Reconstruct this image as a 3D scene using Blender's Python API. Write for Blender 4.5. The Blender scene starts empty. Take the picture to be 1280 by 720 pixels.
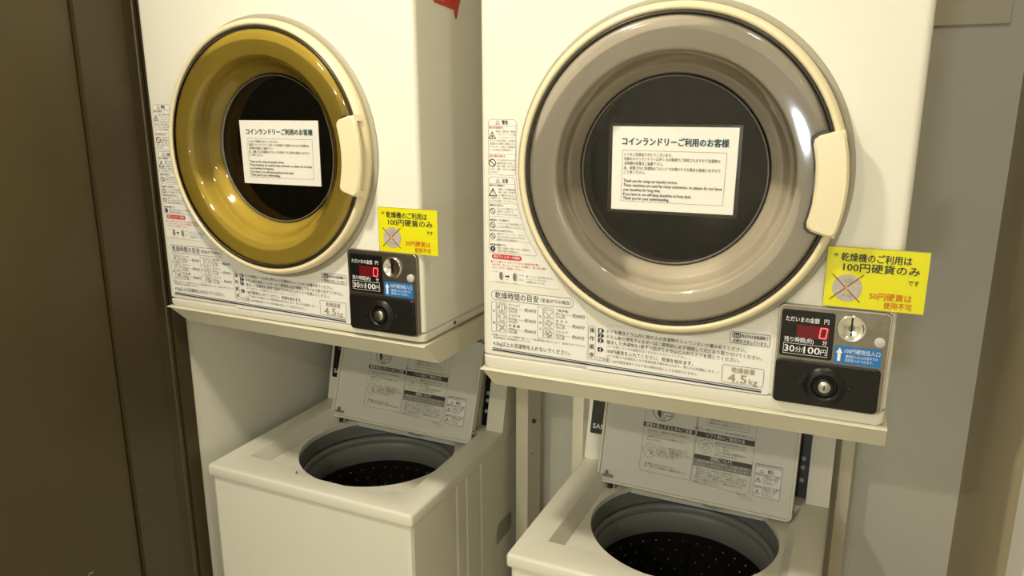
import bpy, bmesh, math, random
from math import sin, cos, pi, radians
from mathutils import Vector, Matrix

SC = bpy.context.scene
COL = SC.collection
random.seed(7)

# ------------------------------------------------------------------ camera, view, lights
CAM_Z = 1.70
cam_d = bpy.data.cameras.new('camera')
cam = bpy.data.objects.new('camera', cam_d)
COL.objects.link(cam)
cam.location = (0, 0, CAM_Z)
cam.rotation_euler = (radians(90 - 13.917), 0, 0)
cam_d.sensor_width = 36.0
cam_d.lens = 963.47 / 1280 * 36.0
cam_d.clip_start = 0.02
SC.camera = cam
SC.view_settings.view_transform = 'Standard'
SC.view_settings.look = 'None'
SC.view_settings.exposure = -0.56
SC.view_settings.gamma = 1.0
SC.view_settings.use_curve_mapping = False

ROOM = -0.43                       # heading of the room against the camera
CR, SR = cos(ROOM), sin(ROOM)
CEIL = 2.45


def room(U, D, z=0.0):
    return Vector((CR * U - SR * D, SR * U + CR * D, z))


world = bpy.data.worlds.new('world')
SC.world = world
world.use_nodes = True
world.node_tree.nodes['Background'].inputs[0].default_value = (1.0, 0.94, 0.82, 1)
world.node_tree.nodes['Background'].inputs[1].default_value = 0.20

WARM = (1.0, 0.91, 0.72)
# (U, D, watts) of the ceiling downlights; the last one is added as fill
DOWNLIGHTS = [(-0.74, 0.43, 20.5), (0.10, 0.50, 5.5), (-0.95, -1.00, 26.0), (0.70, -1.00, 8.0)]
for U, D, w in DOWNLIGHTS:
    ld = bpy.data.lights.new('downlight_lamp', 'AREA')
    ld.shape = 'DISK'
    ld.size = 0.11
    ld.energy = w
    ld.color = WARM
    lo = bpy.data.objects.new('downlight_lamp', ld)
    lo.location = room(U, D, CEIL - 0.014)
    COL.objects.link(lo)
# cool light of the bright passage behind the photographer
ld = bpy.data.lights.new('passage_light', 'AREA')
ld.shape = 'DISK'
ld.size = 0.18
ld.energy = 9.0
ld.color = (0.80, 0.93, 1.0)
lo = bpy.data.objects.new('passage_light', ld)
lo.location = room(-0.231, -1.592, 1.54)
lo.rotation_euler = (radians(90), 0, ROOM)
COL.objects.link(lo)


# ------------------------------------------------------------------ materials
def mat(name, col, rough=0.5, metal=0.0, coat=0.0, noise=0.0, nscale=30.0, bump=0.0, bscale=200.0,
        emit=None, estr=0.0, spec=0.5):
    m = bpy.data.materials.new(name)
    m.use_nodes = True
    nt = m.node_tree
    b = nt.nodes['Principled BSDF']
    b.inputs['Base Color'].default_value = (*col, 1)
    b.inputs['Roughness'].default_value = rough
    b.inputs['Metallic'].default_value = metal
    b.inputs['Coat Weight'].default_value = coat
    b.inputs['Coat Roughness'].default_value = 0.08
    b.inputs['Specular IOR Level'].default_value = spec
    if emit:
        b.inputs['Emission Color'].default_value = (*emit, 1)
        b.inputs['Emission Strength'].default_value = estr
    if noise or bump:
        tc = nt.nodes.new('ShaderNodeTexCoord')
    if noise:
        n = nt.nodes.new('ShaderNodeTexNoise')
        n.inputs['Scale'].default_value = nscale
        n.inputs['Detail'].default_value = 5
        r = nt.nodes.new('ShaderNodeValToRGB')
        lo_, hi_ = 1 - noise, 1 + noise
        r.color_ramp.elements[0].position = 0.3
        r.color_ramp.elements[1].position = 0.7
        r.color_ramp.elements[0].color = (*[min(1, c * lo_) for c in col], 1)
        r.color_ramp.elements[1].color = (*[min(1, c * hi_) for c in col], 1)
        nt.links.new(tc.outputs['Object'], n.inputs['Vector'])
        nt.links.new(n.outputs['Fac'], r.inputs['Fac'])
        nt.links.new(r.outputs['Color'], b.inputs['Base Color'])
    if bump:
        n2 = nt.nodes.new('ShaderNodeTexNoise')
        n2.inputs['Scale'].default_value = bscale
        n2.inputs['Detail'].default_value = 3
        bp = nt.nodes.new('ShaderNodeBump')
        bp.inputs['Strength'].default_value = bump
        bp.inputs['Distance'].default_value = 0.002
        nt.links.new(tc.outputs['Object'], n2.inputs['Vector'])
        nt.links.new(n2.outputs['Fac'], bp.inputs['Height'])
        nt.links.new(bp.outputs['Normal'], b.inputs['Normal'])
    return m


def tinted(name, tint, rough=0.07, ior=1.5):
    """clear tinted plastic: mirror-like by Fresnel, otherwise see-through with a colour"""
    m = bpy.data.materials.new(name)
    m.use_nodes = True
    nt = m.node_tree
    for n in list(nt.nodes):
        nt.nodes.remove(n)
    out = nt.nodes.new('ShaderNodeOutputMaterial')
    mix = nt.nodes.new('ShaderNodeMixShader')
    fr = nt.nodes.new('ShaderNodeFresnel')
    fr.inputs['IOR'].default_value = ior
    tr = nt.nodes.new('ShaderNodeBsdfTransparent')
    tr.inputs['Color'].default_value = (*tint, 1)
    gl = nt.nodes.new('ShaderNodeBsdfGlossy')
    gl.inputs['Roughness'].default_value = rough
    gl.inputs['Color'].default_value = (1, 1, 1, 1)
    nt.links.new(fr.outputs[0], mix.inputs[0])
    nt.links.new(tr.outputs[0], mix.inputs[1])
    nt.links.new(gl.outputs[0], mix.inputs[2])
    nt.links.new(mix.outputs[0], out.inputs[0])
    return m


M = {}
M['enamel'] = mat('cream_enamel', (0.80, 0.775, 0.68), 0.32, noise=0.012, nscale=6, spec=0.4)
M['washer'] = mat('washer_enamel', (0.77, 0.75, 0.65), 0.36, noise=0.015, nscale=8, spec=0.4)
M['plastic'] = mat('cream_plastic', (0.80, 0.70, 0.46), 0.30, noise=0.015, nscale=10)
M['gasket'] = mat('door_gasket_grey', (0.40, 0.37, 0.28), 0.5)
M['seal'] = mat('window_seal_grey', (0.12, 0.11, 0.10), 0.3)
M['rubber'] = mat('dark_rubber_and_gap_shade', (0.030, 0.026, 0.018), 0.35)
M['bowl'] = mat('door_backing', (0.74, 0.68, 0.55), 0.40, noise=0.03, nscale=14)
M['smoke'] = tinted('smoke_grey_plastic', (0.755, 0.738, 0.725))
M['amber'] = tinted('amber_plastic', (0.72, 0.63, 0.27))
M['smokewin'] = tinted('smoke_window', (0.50, 0.47, 0.44), 0.03)
M['amberwin'] = tinted('amber_window', (0.52, 0.36, 0.12), 0.03)
M['drum'] = mat('drum_metal', (0.10, 0.095, 0.085), 0.4, metal=0.6, noise=0.2, nscale=40)
M['label'] = mat('label_white', (0.82, 0.81, 0.76), 0.35)
M['ink'] = mat('ink_black', (0.025, 0.025, 0.03), 0.5)
M['inkgrey'] = mat('ink_grey', (0.20, 0.19, 0.17), 0.5)
M['inknavy'] = mat('ink_navy', (0.015, 0.018, 0.06), 0.5)
M['inkteal'] = mat('ink_teal', (0.02, 0.07, 0.10), 0.5)
M['inkred'] = mat('ink_red', (0.62, 0.03, 0.03), 0.5)
M['inkbrown'] = mat('ink_orange_red', (0.62, 0.13, 0.01), 0.5)
M['inkdkred'] = mat('ink_dark_red', (0.22, 0.03, 0.01), 0.5)
M['inktan'] = mat('ink_tan', (0.34, 0.28, 0.19), 0.5)
M['inkwhite'] = mat('ink_white', (0.85, 0.85, 0.85), 0.5)
M['yellow'] = mat('yellow_card', (0.76, 0.72, 0.008), 0.25, coat=0.3)
M['coin'] = mat('printed_coin_grey', (0.47, 0.42, 0.37), 0.5, noise=0.08, nscale=120)
M['orange'] = mat('ink_orange', (0.85, 0.35, 0.02), 0.5)
M['paper'] = mat('white_paper', (0.83, 0.81, 0.75), 0.45)
M['film'] = tinted('laminate_film', (0.80, 0.78, 0.72), 0.12)
M['steel'] = mat('brushed_steel', (0.33, 0.30, 0.25), 0.28, metal=1.0, noise=0.12, nscale=60)
M['lock'] = mat('lock_steel', (0.52, 0.49, 0.42), 0.32, metal=1.0)
M['chrome'] = mat('chrome', (0.80, 0.78, 0.72), 0.16, metal=1.0)
M['black'] = mat('black_plastic', (0.010, 0.009, 0.008), 0.34, bump=0.06, bscale=500, spec=0.3)
M['gloss'] = mat('black_gloss', (0.008, 0.008, 0.008), 0.15)
M['redlens'] = mat('red_display_lens', (0.10, 0.004, 0.006), 0.25, emit=(0.5, 0.005, 0.02), estr=0.12)
M['redlit'] = mat('red_lit_digit', (0.8, 0.05, 0.05), 0.4, emit=(1.0, 0.10, 0.12), estr=2.6)
M['blue'] = mat('blue_label', (0.012, 0.17, 0.50), 0.35)
M['greydot'] = mat('grey_button', (0.55, 0.53, 0.48), 0.4)
M['stand'] = mat('stand_cream_paint', (0.72, 0.68, 0.53), 0.42, noise=0.02, nscale=9)
M['rust'] = mat('rusty_bolt', (0.12, 0.06, 0.025), 0.7, metal=0.4, noise=0.3, nscale=300)
M['tub'] = mat('grey_tub_plastic', (0.25, 0.255, 0.25), 0.40, noise=0.04, nscale=20)
M['tubdark'] = mat('grey_tub_cover', (0.17, 0.175, 0.17), 0.42, noise=0.04, nscale=20)
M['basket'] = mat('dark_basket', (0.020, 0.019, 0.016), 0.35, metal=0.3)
M['glint'] = mat('basket_hole_glint', (0.62, 0.60, 0.54), 0.30, metal=0.4)  # pale colour stands in for light caught on the hole rims
M['lid'] = mat('lid_inside_plastic', (0.70, 0.69, 0.62), 0.40, noise=0.02, nscale=12)
M['lidrim'] = mat('lid_rim_plastic', (0.76, 0.73, 0.61), 0.36)
M['barbrown'] = mat('label_bar_dark', (0.050, 0.045, 0.036), 0.5)
M['bargrey'] = mat('label_bar_grey', (0.24, 0.23, 0.20), 0.5)
M['inksoft'] = mat('ink_soft', (0.13, 0.12, 0.10), 0.5)
M['red'] = mat('red_sticker', (0.60, 0.035, 0.02), 0.4)
M['pink'] = mat('ink_pale_pink', (0.80, 0.36, 0.28), 0.5)
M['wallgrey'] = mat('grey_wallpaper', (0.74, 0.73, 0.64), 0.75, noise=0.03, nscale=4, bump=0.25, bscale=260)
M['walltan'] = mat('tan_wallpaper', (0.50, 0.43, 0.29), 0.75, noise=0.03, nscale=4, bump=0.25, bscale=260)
M['wallduct'] = mat('duct_wallpaper', (0.70, 0.66, 0.53), 0.75, noise=0.03, nscale=4, bump=0.25, bscale=260)
M['walllight'] = mat('cream_wallpaper', (0.80, 0.78, 0.70), 0.75, bump=0.2, bscale=260)
M['ceil'] = mat('ceiling_paint', (0.80, 0.78, 0.70), 0.8, bump=0.2, bscale=120)
M['floor'] = mat('floor_vinyl', (0.66, 0.62, 0.52), 0.5, noise=0.15, nscale=25)
M['brown'] = mat('brown_door_laminate', (0.054, 0.040, 0.013), 0.50, noise=0.10, nscale=7, bump=0.06, bscale=160)
M['brown2'] = mat('brown_frame_paint', (0.046, 0.033, 0.012), 0.45, noise=0.06, nscale=9)
M['scuff'] = mat('scuff_pale', (0.32, 0.27, 0.20), 0.7)
M['casing'] = mat('white_casing_paint', (0.72, 0.70, 0.64), 0.4)
M['lamp'] = mat('lamp_diffuser', (0.9, 0.9, 0.85), 0.4, emit=WARM, estr=6.0)
M['sidegrey'] = mat('grip_grey', (0.33, 0.31, 0.25), 0.5)

# ------------------------------------------------------------------ mesh collector
TEXT_CACHE = {}


def text_geo(s, bold):
    key = (s, bold)
    if key in TEXT_CACHE:
        return TEXT_CACHE[key]
    c = bpy.data.curves.new('tmp', 'FONT')
    c.body = s
    c.size = 1.0
    c.resolution_u = 2
    c.offset = bold
    o = bpy.data.objects.new('tmp', c)
    COL.objects.link(o)
    dg = bpy.context.evaluated_depsgraph_get()
    me = bpy.data.meshes.new_from_object(o.evaluated_get(dg))
    vs = [v.co.copy() for v in me.vertices]
    fs = [tuple(p.vertices) for p in me.polygons]
    bpy.data.objects.remove(o)
    bpy.data.curves.remove(c)
    bpy.data.meshes.remove(me)
    TEXT_CACHE[key] = (vs, fs)
    return vs, fs


class B:
    """collects geometry in front-plane coordinates: x right, y depth (away), z up"""

    def __init__(self):
        self.bm = bmesh.new()
        self.mats = []

    def mi(self, m):
        if m not in self.mats:
            self.mats.append(m)
        return self.mats.index(m)

    def faces(self, verts, faces, m, smooth=False):
        k = self.mi(m)
        vs = [self.bm.verts.new(v) for v in verts]
        for f in faces:
            try:
                fc = self.bm.faces.new([vs[i] for i in f])
            except ValueError:
                continue
            fc.material_index = k
            fc.smooth = smooth
        return vs

    def box(self, x0, x1, y0, y1, z0, z1, m, bev=0.0, seg=2):
        b2 = bmesh.new()
        bmesh.ops.create_cube(b2, size=1.0)
        for v in b2.verts:
            v.co = Vector(((x0 + x1) / 2 + v.co.x * (x1 - x0), (y0 + y1) / 2 + v.co.y * (y1 - y0),
                           (z0 + z1) / 2 + v.co.z * (z1 - z0)))
        if bev:
            bmesh.ops.bevel(b2, geom=b2.edges[:], offset=bev, segments=seg, affect='EDGES', profile=0.5)
        self.merge(b2, m, smooth=False)

    def merge(self, b2, m, smooth=False):
        b2.verts.ensure_lookup_table()
        b2.verts.index_update()
        self.faces([v.co.copy() for v in b2.verts], [[v.index for v in f.verts] for f in b2.faces], m, smooth)
        b2.free()

    def prism(self, pts, y0, y1, m, bev=0.0):
        """pts: (x, z) counter-clockwise seen from the front; y0 front, y1 back"""
        n = len(pts)
        if bev:
            cx = sum(p[0] for p in pts) / n
            cz = sum(p[1] for p in pts) / n
            inn = []
            for i in range(n):
                a, b_, c = Vector(pts[i - 1]), Vector(pts[i]), Vector(pts[(i + 1) % n])
                t = ((b_ - a).normalized() + (c - b_).normalized())
                t = t.normalized() if t.length > 1e-9 else (c - b_).normalized()
                nrm = Vector((-t.y, t.x))
                inn.append(tuple(b_ + nrm * bev))
            rows = [(inn, y0), (pts, y0 + bev), (pts, y1)]
        else:
            rows = [(pts, y0), (pts, y1)]
        verts, faces = [], []
        for P, y in rows:
            verts += [(p[0], y, p[1]) for p in P]
        for r in range(len(rows) - 1):
            for i in range(n):
                j = (i + 1) % n
                faces.append((r * n + j, r * n + i, (r + 1) * n + i, (r + 1) * n + j))
        faces.append(tuple(range(n)))
        faces.append(tuple(reversed(range((len(rows) - 1) * n, len(rows) * n))))
        self.faces(verts, faces, m)

    def flat(self, pts, y, m):
        self.faces([(p[0], y, p[1]) for p in pts], [tuple(range(len(pts)))], m)

    def rect(self, x0, x1, z0, z1, y, m):
        self.flat([(x0, z0), (x1, z0), (x1, z1), (x0, z1)], y, m)

    def frame(self, pts, w, y, m):
        """outline of width w just inside a closed polygon"""
        n = len(pts)
        inn = []
        for i in range(n):
            a, b_, c = Vector(pts[i - 1]), Vector(pts[i]), Vector(pts[(i + 1) % n])
            d1, d2 = (b_ - a).normalized(), (c - b_).normalized()
            t = d1 + d2
            t = t.normalized() if t.length > 1e-9 else d2
            nrm = Vector((-t.y, t.x))
            k = max(0.4, nrm.dot(Vector((-d2.y, d2.x))))
            inn.append(tuple(b_ + nrm * (w / k)))
        verts = [(p[0], y, p[1]) for p in pts] + [(p[0], y, p[1]) for p in inn]
        self.faces(verts, [(i, (i + 1) % n, n + (i + 1) % n, n + i) for i in range(n)], m)

    def line(self, a, b, w, y, m):
        a, b = Vector(a), Vector(b)
        t = (b - a).normalized()
        nr = Vector((-t.y, t.x)) * w / 2
        self.flat([tuple(a - nr), tuple(b - nr), tuple(b + nr), tuple(a + nr)], y, m)

    def disc(self, x, z, r, y, m, n=32):
        self.flat([(x + r * cos(2 * pi * i / n), z + r * sin(2 * pi * i / n)) for i in range(n)], y, m)

    def ring(self, x, z, r, w, y, m, n=32):
        self.frame([(x + r * cos(2 * pi * i / n), z + r * sin(2 * pi * i / n)) for i in range(n)], w, y, m)

    def text(self, s, x0, x1, zc, h, y, m, bold=0.0, slope=0.0):
        """string s centred at height zc, fitted between x0 and x1, em box height h"""
        vs, fs = text_geo(s, 0.0)
        if not vs:
            return
        a = min(v.x for v in vs)
        b_ = max(v.x for v in vs)
        em = h / 0.92
        sx = (x1 - x0) / (b_ - a)
        strokes = [(0, 0)] if not bold else [(-bold, 0), (bold, 0), (0, bold * .6), (0, -bold * .6)]
        for q, (dx, dz) in enumerate(strokes):
            self.faces([(x0 + (v.x - a) * sx + dx * em, y - q * 2e-5, zc + (v.y - 0.36 + dz) * em + slope * sx * (v.x - a)) for v in vs], fs, m)

    def lathe(self, prof, x, z, m, n=96, a0=0.0, a1=2 * pi, smooth=True, close=False, dx=0.0):
        """revolve (r, y) pairs about the depth axis through (x, z)"""
        full = abs(a1 - a0 - 2 * pi) < 1e-6
        cols = n if full else n + 1
        verts = []
        for i in range(cols):
            a = a0 + (a1 - a0) * i / n
            verts += [(x + dx * max(0.0, min(1.0, (0.162 - r) / 0.028)) + r * cos(a), y, z + r * sin(a)) for r, y in prof]
        k = len(prof)
        faces = []
        for i in range(n):
            j = (i + 1) % cols
            for q in range(k - 1):
                faces.append((i * k + q, j * k + q, j * k + q + 1, i * k + q + 1))
            if close:
                faces.append((i * k + k - 1, j * k + k - 1, j * k, i * k))
        if close and not full:
            faces.append(tuple(range(k)))
            faces.append(tuple(reversed(range(n * k, n * k + k))))
        self.faces(verts, faces, m, smooth)

    def lathe_z(self, prof, x, y, m, n=72, smooth=True):
        verts = []
        for i in range(n):
            a = 2 * pi * i / n
            verts += [(x + r * cos(a), y + r * sin(a), z) for r, z in prof]
        k = len(prof)
        faces = []
        for i in range(n):
            j = (i + 1) % n
            for q in range(k - 1):
                faces.append((i * k + q, j * k + q, j * k + q + 1, i * k + q + 1))
        self.faces(verts, faces, m, smooth)

    def build(self, name, parent=None, auto=None, recalc=False, loc=None, rot=None):
        if recalc:
            bmesh.ops.remove_doubles(self.bm, verts=self.bm.verts[:], dist=1e-6)
            bmesh.ops.recalc_face_normals(self.bm, faces=self.bm.faces[:])
        me = bpy.data.meshes.new(name)
        self.bm.to_mesh(me)
        self.bm.free()
        for m in self.mats:
            me.materials.append(m if not isinstance(m, str) else M[m])
        o = bpy.data.objects.new(name, me)
        COL.objects.link(o)
        if parent:
            o.parent = parent
        if loc:
            o.location = loc
        if rot:
            o.rotation_euler = rot
        if auto:
            auto_smooth(me, auto)
        return o


def auto_smooth(me, deg):
    bm = bmesh.new()
    bm.from_mesh(me)
    lim = radians(deg)
    for f in bm.faces:
        f.smooth = True
    for e in bm.edges:
        e.smooth = not (len(e.link_faces) != 2 or e.calc_face_angle(0) > lim)
    bm.to_mesh(me)
    bm.free()


def rrect(x0, z0, x1, z1, r, seg=5):
    pts = []
    for cx, cz, a in ((x1 - r, z0 + r, -pi / 2), (x1 - r, z1 - r, 0), (x0 + r, z1 - r, pi / 2), (x0 + r, z0 + r, pi)):
        for i in range(seg + 1):
            t = a + pi / 2 * i / seg
            pts.append((cx + r * cos(t), cz + r * sin(t)))
    return pts


def boolean(obj, cutters, op='DIFFERENCE'):
    """difference, baked into the mesh of obj; the cutters are removed"""
    for c in cutters:
        md = obj.modifiers.new('cut', 'BOOLEAN')
        md.operation = op
        md.solver = 'EXACT'
        md.object = c
    dg = bpy.context.evaluated_depsgraph_get()
    me = bpy.data.meshes.new_from_object(obj.evaluated_get(dg))
    old = obj.data
    obj.modifiers.clear()
    obj.data = me
    me.name = old.name
    bpy.data.meshes.remove(old)
    for c in cutters:
        cm = c.data
        bpy.data.objects.remove(c)
        bpy.data.meshes.remove(cm)


def tag(o, label, cat=None, group=None):
    o['label'] = label
    if cat:
        o['category'] = cat
    if group:
        o['group'] = group
    return o


def thing(name, label, cat, loc=(0, 0, 0), rot=0.0, group=None, tilt=0.0):
    o = bpy.data.objects.new(name, None)
    o.empty_display_size = 0.1
    COL.objects.link(o)
    o.location = loc
    o.rotation_euler = (0, tilt, rot)
    return tag(o, label, cat, group)


def struct(b, name, **kw):
    o = b.build(name, rot=(0, 0, ROOM), **kw)
    o['kind'] = 'structure'
    return o


# ------------------------------------------------------------------ the room  (x = U, y = D, z up)
LW = -1.28          # left wall plane
BW = 1.68           # back wall plane
RW = 0.235          # right wall plane
b = B(); b.box(-1.45, 2.0, -2.1, 1.85, -0.08, 0.0, 'floor'); struct(b, 'floor')
b = B(); b.box(-1.45, 2.0, -2.1, 1.85, CEIL, CEIL + 0.08, 'ceil'); struct(b, 'ceiling')
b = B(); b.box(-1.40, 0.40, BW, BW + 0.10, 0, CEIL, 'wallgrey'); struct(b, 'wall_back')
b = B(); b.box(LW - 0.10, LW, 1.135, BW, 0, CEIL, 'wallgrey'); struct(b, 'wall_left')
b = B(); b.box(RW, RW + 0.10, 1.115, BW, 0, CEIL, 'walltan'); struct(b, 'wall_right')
# boxed duct along the top of the back wall, ending short of the right wall
b = B(); b.box(LW + 0.001, 0.203, BW - 0.010, BW - 0.0005, CAM_Z + 0.126, CEIL - 0.001, 'wallduct', 0.002); struct(b, 'trim_1')
# brown frame at the mouth of the recess: flat board, rebate, bead
b = B()
prof = [(1.134, 0.0), (1.134, 0.003), (1.103, 0.003), (1.101, -0.004), (1.096, -0.004), (1.094, 0.003),
        (1.088, 0.003), (1.086, 0.0005), (1.066, 0.0005), (1.064, 0.003), (0.966, 0.003), (0.966, -0.03), (0.966, -0.1), (1.134, -0.1)]
n = len(prof)
vs = [(LW + p[1], p[0], 0.0) for p in prof] + [(LW + p[1], p[0], CEIL) for p in prof]
b.faces(vs, [(i, (i + 1) % n, n + (i + 1) % n, n + i) for i in range(n)], 'brown2')
struct(b, 'trim_2', recalc=True)
b = B()
b.box(LW - 0.10, LW - 0.006, -0.10, 0.963, 0.01, 2.20, 'brown', 0.002)
for (d0, z0, d1, z1, w) in ((0.795, CAM_Z - 0.905, 0.808, CAM_Z - 0.900, .0016), (0.808, CAM_Z - 0.900, 0.822, CAM_Z - 0.903, .0012),
                            (0.842, CAM_Z - 0.898, 0.853, CAM_Z - 0.890, .0022), (0.852, CAM_Z - 0.892, 0.858, CAM_Z - 0.893, .003),
                            (0.776, CAM_Z - 0.913, 0.786, CAM_Z - 0.909, .0014), (0.825, CAM_Z - 0.915, 0.832, CAM_Z - 0.912, .0012)):
    t = Vector((d1 - d0, z1 - z0)).normalized(); nx = Vector((-t.y, t.x)) * w / 2
    x = LW - 0.0055
    b.faces([(x, d0 - nx.x, z0 - nx.y), (x, d1 - nx.x, z1 - nx.y), (x, d1 + nx.x, z1 + nx.y), (x, d0 + nx.x, z0 + nx.y)], [(0, 1, 2, 3)], 'scuff')
struct(b, 'door_1')
b = B(); b.box(LW - 0.10, LW - 0.004, -0.10, 0.963, 2.203, CEIL, 'brown2'); struct(b, 'trim_3')
b = B(); b.box(LW - 0.10, LW, -2.0, -0.103, 0, CEIL, 'walllight'); struct(b, 'wall_left_front')
b = B(); b.box(RW - 0.012, RW + 0.10, 1.02, 1.114, 0, 2.15, 'casing', 0.004); struct(b, 'trim_4')
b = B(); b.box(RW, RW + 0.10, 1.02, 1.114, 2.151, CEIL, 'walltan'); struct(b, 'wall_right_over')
b = B(); b.box(RW + 0.101, 1.75, 1.115, 1.215, 0, CEIL, 'walllight'); struct(b, 'wall_return')
b = B(); b.box(1.75, 1.85, -2.0, 1.215, 0, CEIL, 'walllight'); struct(b, 'wall_far_right')
b = B(); b.box(LW - 0.10, 1.85, -2.10, -2.0, 0, CEIL, 'walllight'); struct(b, 'wall_front')

places = ['in front of the gap between the dryers', 'in front of the grey wall corner on the right', 'behind the photographer', 'added as fill out to the right behind the photographer']
for i, (U, D, w) in enumerate(DOWNLIGHTS):
    t = thing('ceiling_downlight', 'small round recessed ceiling downlight ' + places[i], 'light', room(U, D, CEIL), ROOM, 'ceiling downlights')
    b = B(); b.lathe_z([(0.056, -0.001), (0.058, -0.012), (0.068, -0.012), (0.072, -0.004), (0.072, 0.0)], 0, 0, 'casing', 48); b.build('trim_ring', t)
    b = B(); b.lathe_z([(0.0005, -0.002), (0.056, -0.002)], 0, 0, 'lamp', 40); b.build('diffuser', t)

# ------------------------------------------------------------------ dryers
DU, DV = 0.2935, 0.299          # door centre on the front panel
Y1, Y2 = -0.0006, -0.0012       # label sheet, ink


def warning_tri(b, x, z, s, y, m='ink'):
    b.frame([(x - s * .58, z - s * .5), (x + s * .58, z - s * .5), (x, z + s * .5)], s * .09, y, m)


def no_sign(b, x, z, r, y, m='ink'):
    b.ring(x, z, r, r * .2, y, m, 20)
    b.line((x - r * .65, z + r * .65), (x + r * .65, z - r * .65), r * .2, y, m)


def build_warning_label(p):
    b = B()
    # the sheet: straight on the left, following the door on the right
    right = [(0.062, 0.3715), (0.060, 0.32), (0.0605, 0.285), (0.0645, 0.245), (0.073, 0.215), (0.088, 0.185), (0.110, 0.155), (0.134, 0.122)]
    b.flat([(0.014, 0.121), (0.131, 0.119)] + right[::-1] + [(0.059, 0.374), (0.017, 0.374), (0.014, 0.371)], Y1, 'label')
    f1 = [(0.0145, 0.290), (0.0570, 0.290), (0.0595, 0.293), (0.0605, 0.370), (0.0575, 0.3735), (0.0175, 0.3735), (0.0145, 0.370)]
    b.frame(f1, 0.0004, Y2, 'inkgrey')
    f2 = [(0.0145, 0.168), (0.094, 0.168), (0.0955, 0.171), (0.0845, 0.188), (0.0755, 0.205), (0.069, 0.225), (0.0625, 0.247), (0.0595, 0.270), (0.0585, 0.284), (0.056, 0.287), (0.0175, 0.287), (0.0145, 0.284)]
    b.frame(f2, 0.0004, Y2, 'inkgrey')
    warning_tri(b, 0.030, 0.3690, 0.0062, Y2)
    b.text('警告', 0.037, 0.047, 0.3688, 0.0060, Y2, 'ink', 0.02)
    b.line((0.015, 0.3638), (0.0603, 0.3638), 0.0004, Y2, 'inkgrey')
    b.text('●火災の原因あり。', 0.0165, 0.0405, 0.3610, 0.0034, Y2, 'inkred', 0.01)
    warning_tri(b, 0.021, 0.3500, 0.0112, Y2)
    b.disc(0.021, 0.3482, 0.0016, Y2, 'ink', 8)
    for i, (s, x0, x1) in enumerate((('食用油、動物性油、機械油', 0.0265, 0.0595), ('ドライクリーニング油', 0.030, 0.0595), ('ベンジンやシンナー', 0.0325, 0.0580),
                                     ('ガソリン等が付着した衣類は', 0.0165, 0.0590), ('洗濯後でも絶対に乾燥しない', 0.0165, 0.0590), ('でください。油などの酸化熱', 0.0165, 0.0585), ('による発火の原因あり。', 0.0165, 0.0550))):
        b.text(s, x0, x1, 0.3555 - i * 0.0046, 0.0033, Y2, 'inkgrey')
    b.line((0.0155, 0.3215), (0.0603, 0.3215), 0.0003, Y2, 'inkgrey')
    b.text('●お子様に注意する。', 0.0165, 0.0435, 0.3185, 0.0034, Y2, 'inkred', 0.01)
    no_sign(b, 0.0207, 0.3080, 0.0062, Y2)
    for i, (s, x0, x1) in enumerate((('ドラム内をのぞかせたり', 0.0285, 0.0590), ('機器を触らせない。', 0.0285, 0.0590), ('転落、感電、けがをする', 0.0285, 0.0585), ('おそれ、事故、けがをする原因', 0.0165, 0.0590), ('になります。', 0.0165, 0.031))):
        b.text(s, x0, x1, 0.3125 - i * 0.0046, 0.0033, Y2, 'inkgrey')
    warning_tri(b, 0.030, 0.2815, 0.0062, Y2)
    b.text('注意', 0.037, 0.047, 0.2812, 0.0060, Y2, 'ink', 0.02)
    b.line((0.0155, 0.2765), (0.059, 0.2765), 0.0003, Y2, 'inkgrey')
    b.text('●やけどの原因あり。', 0.0165, 0.0425, 0.2738, 0.0034, Y2, 'ink', 0.01)
    warning_tri(b, 0.0215, 0.2635, 0.0128, Y2)
    b.line((0.0215, 0.2605), (0.0215, 0.2665), 0.0006, Y2, 'ink')
    for i, (s, x0, x1) in enumerate((('運転中・終了直後は金属', 0.031, 0.0595), ('部分（特にドア周り）', 0.031, 0.0595), ('に触れない。', 0.031, 0.0600), ('高温のため、衣類を取り出す', 0.018, 0.0605), ('ときも注意してください。', 0.018, 0.058))):
        b.text(s, x0, x1, 0.2680 - i * 0.0045, 0.0033, Y2, 'inkgrey')
    rows = [(0.2465, 0.0632, 0.2432, '●本体の上に乗らない。', 0.0395, 0.2340, ('上にものを置かないで', '本体がこわれたり', '落下してけがをするおそれあり。')),
            (0.2255, 0.0690, 0.2200, '●洗濯ピースに使用する。', 0.0500, 0.2120, ('ファスナーなどの金属は裏返しに', 'してから乾燥してください。')),
            (0.2085, 0.0745, 0.2035, '●火気のものは近づけない。', 0.0560, 0.1945, ('機器やローソク、シンナー、ガソリン', 'などの引火性のものを近づけると', '爆発や火災の原因あり。')),
            (0.1880, 0.0845, 0.1810, '●衣類の確認をする。', 0.0440, 0.1740, ('衣類、容量の上限より多い洗濯物は', '衣類を傷める原因あり。'))]
    for k, (zl, xr, zh, hd, xh, zi, ls) in enumerate(rows):
        b.line((0.0155, zl), (xr, zl), 0.0003, Y2, 'inkgrey')
        b.text(hd, 0.0165, xh, zh, 0.0034, Y2, 'ink', 0.01)
        if k < 3:
            no_sign(b, 0.0208, zi, 0.0046, Y2)
        else:
            b.disc(0.0208, zi, 0.0045, Y2, 'ink', 20)
            b.text('!', 0.0203, 0.0214, zi, 0.006, Y2 - 0.0004, 'label', 0.03)
        for i, s in enumerate(ls):
            b.text(s, 0.028, min(xr + 0.001 + 0.006 * (k == 3), 0.0275 + len(s) * 0.0035), zh - 0.0050 - i * 0.0045, 0.0032, Y2, 'inkgrey')
    b.flat(rrect(0.019, 0.1582, 0.070, 0.1658, 0.0037, 5), Y2, 'inkred')
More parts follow.
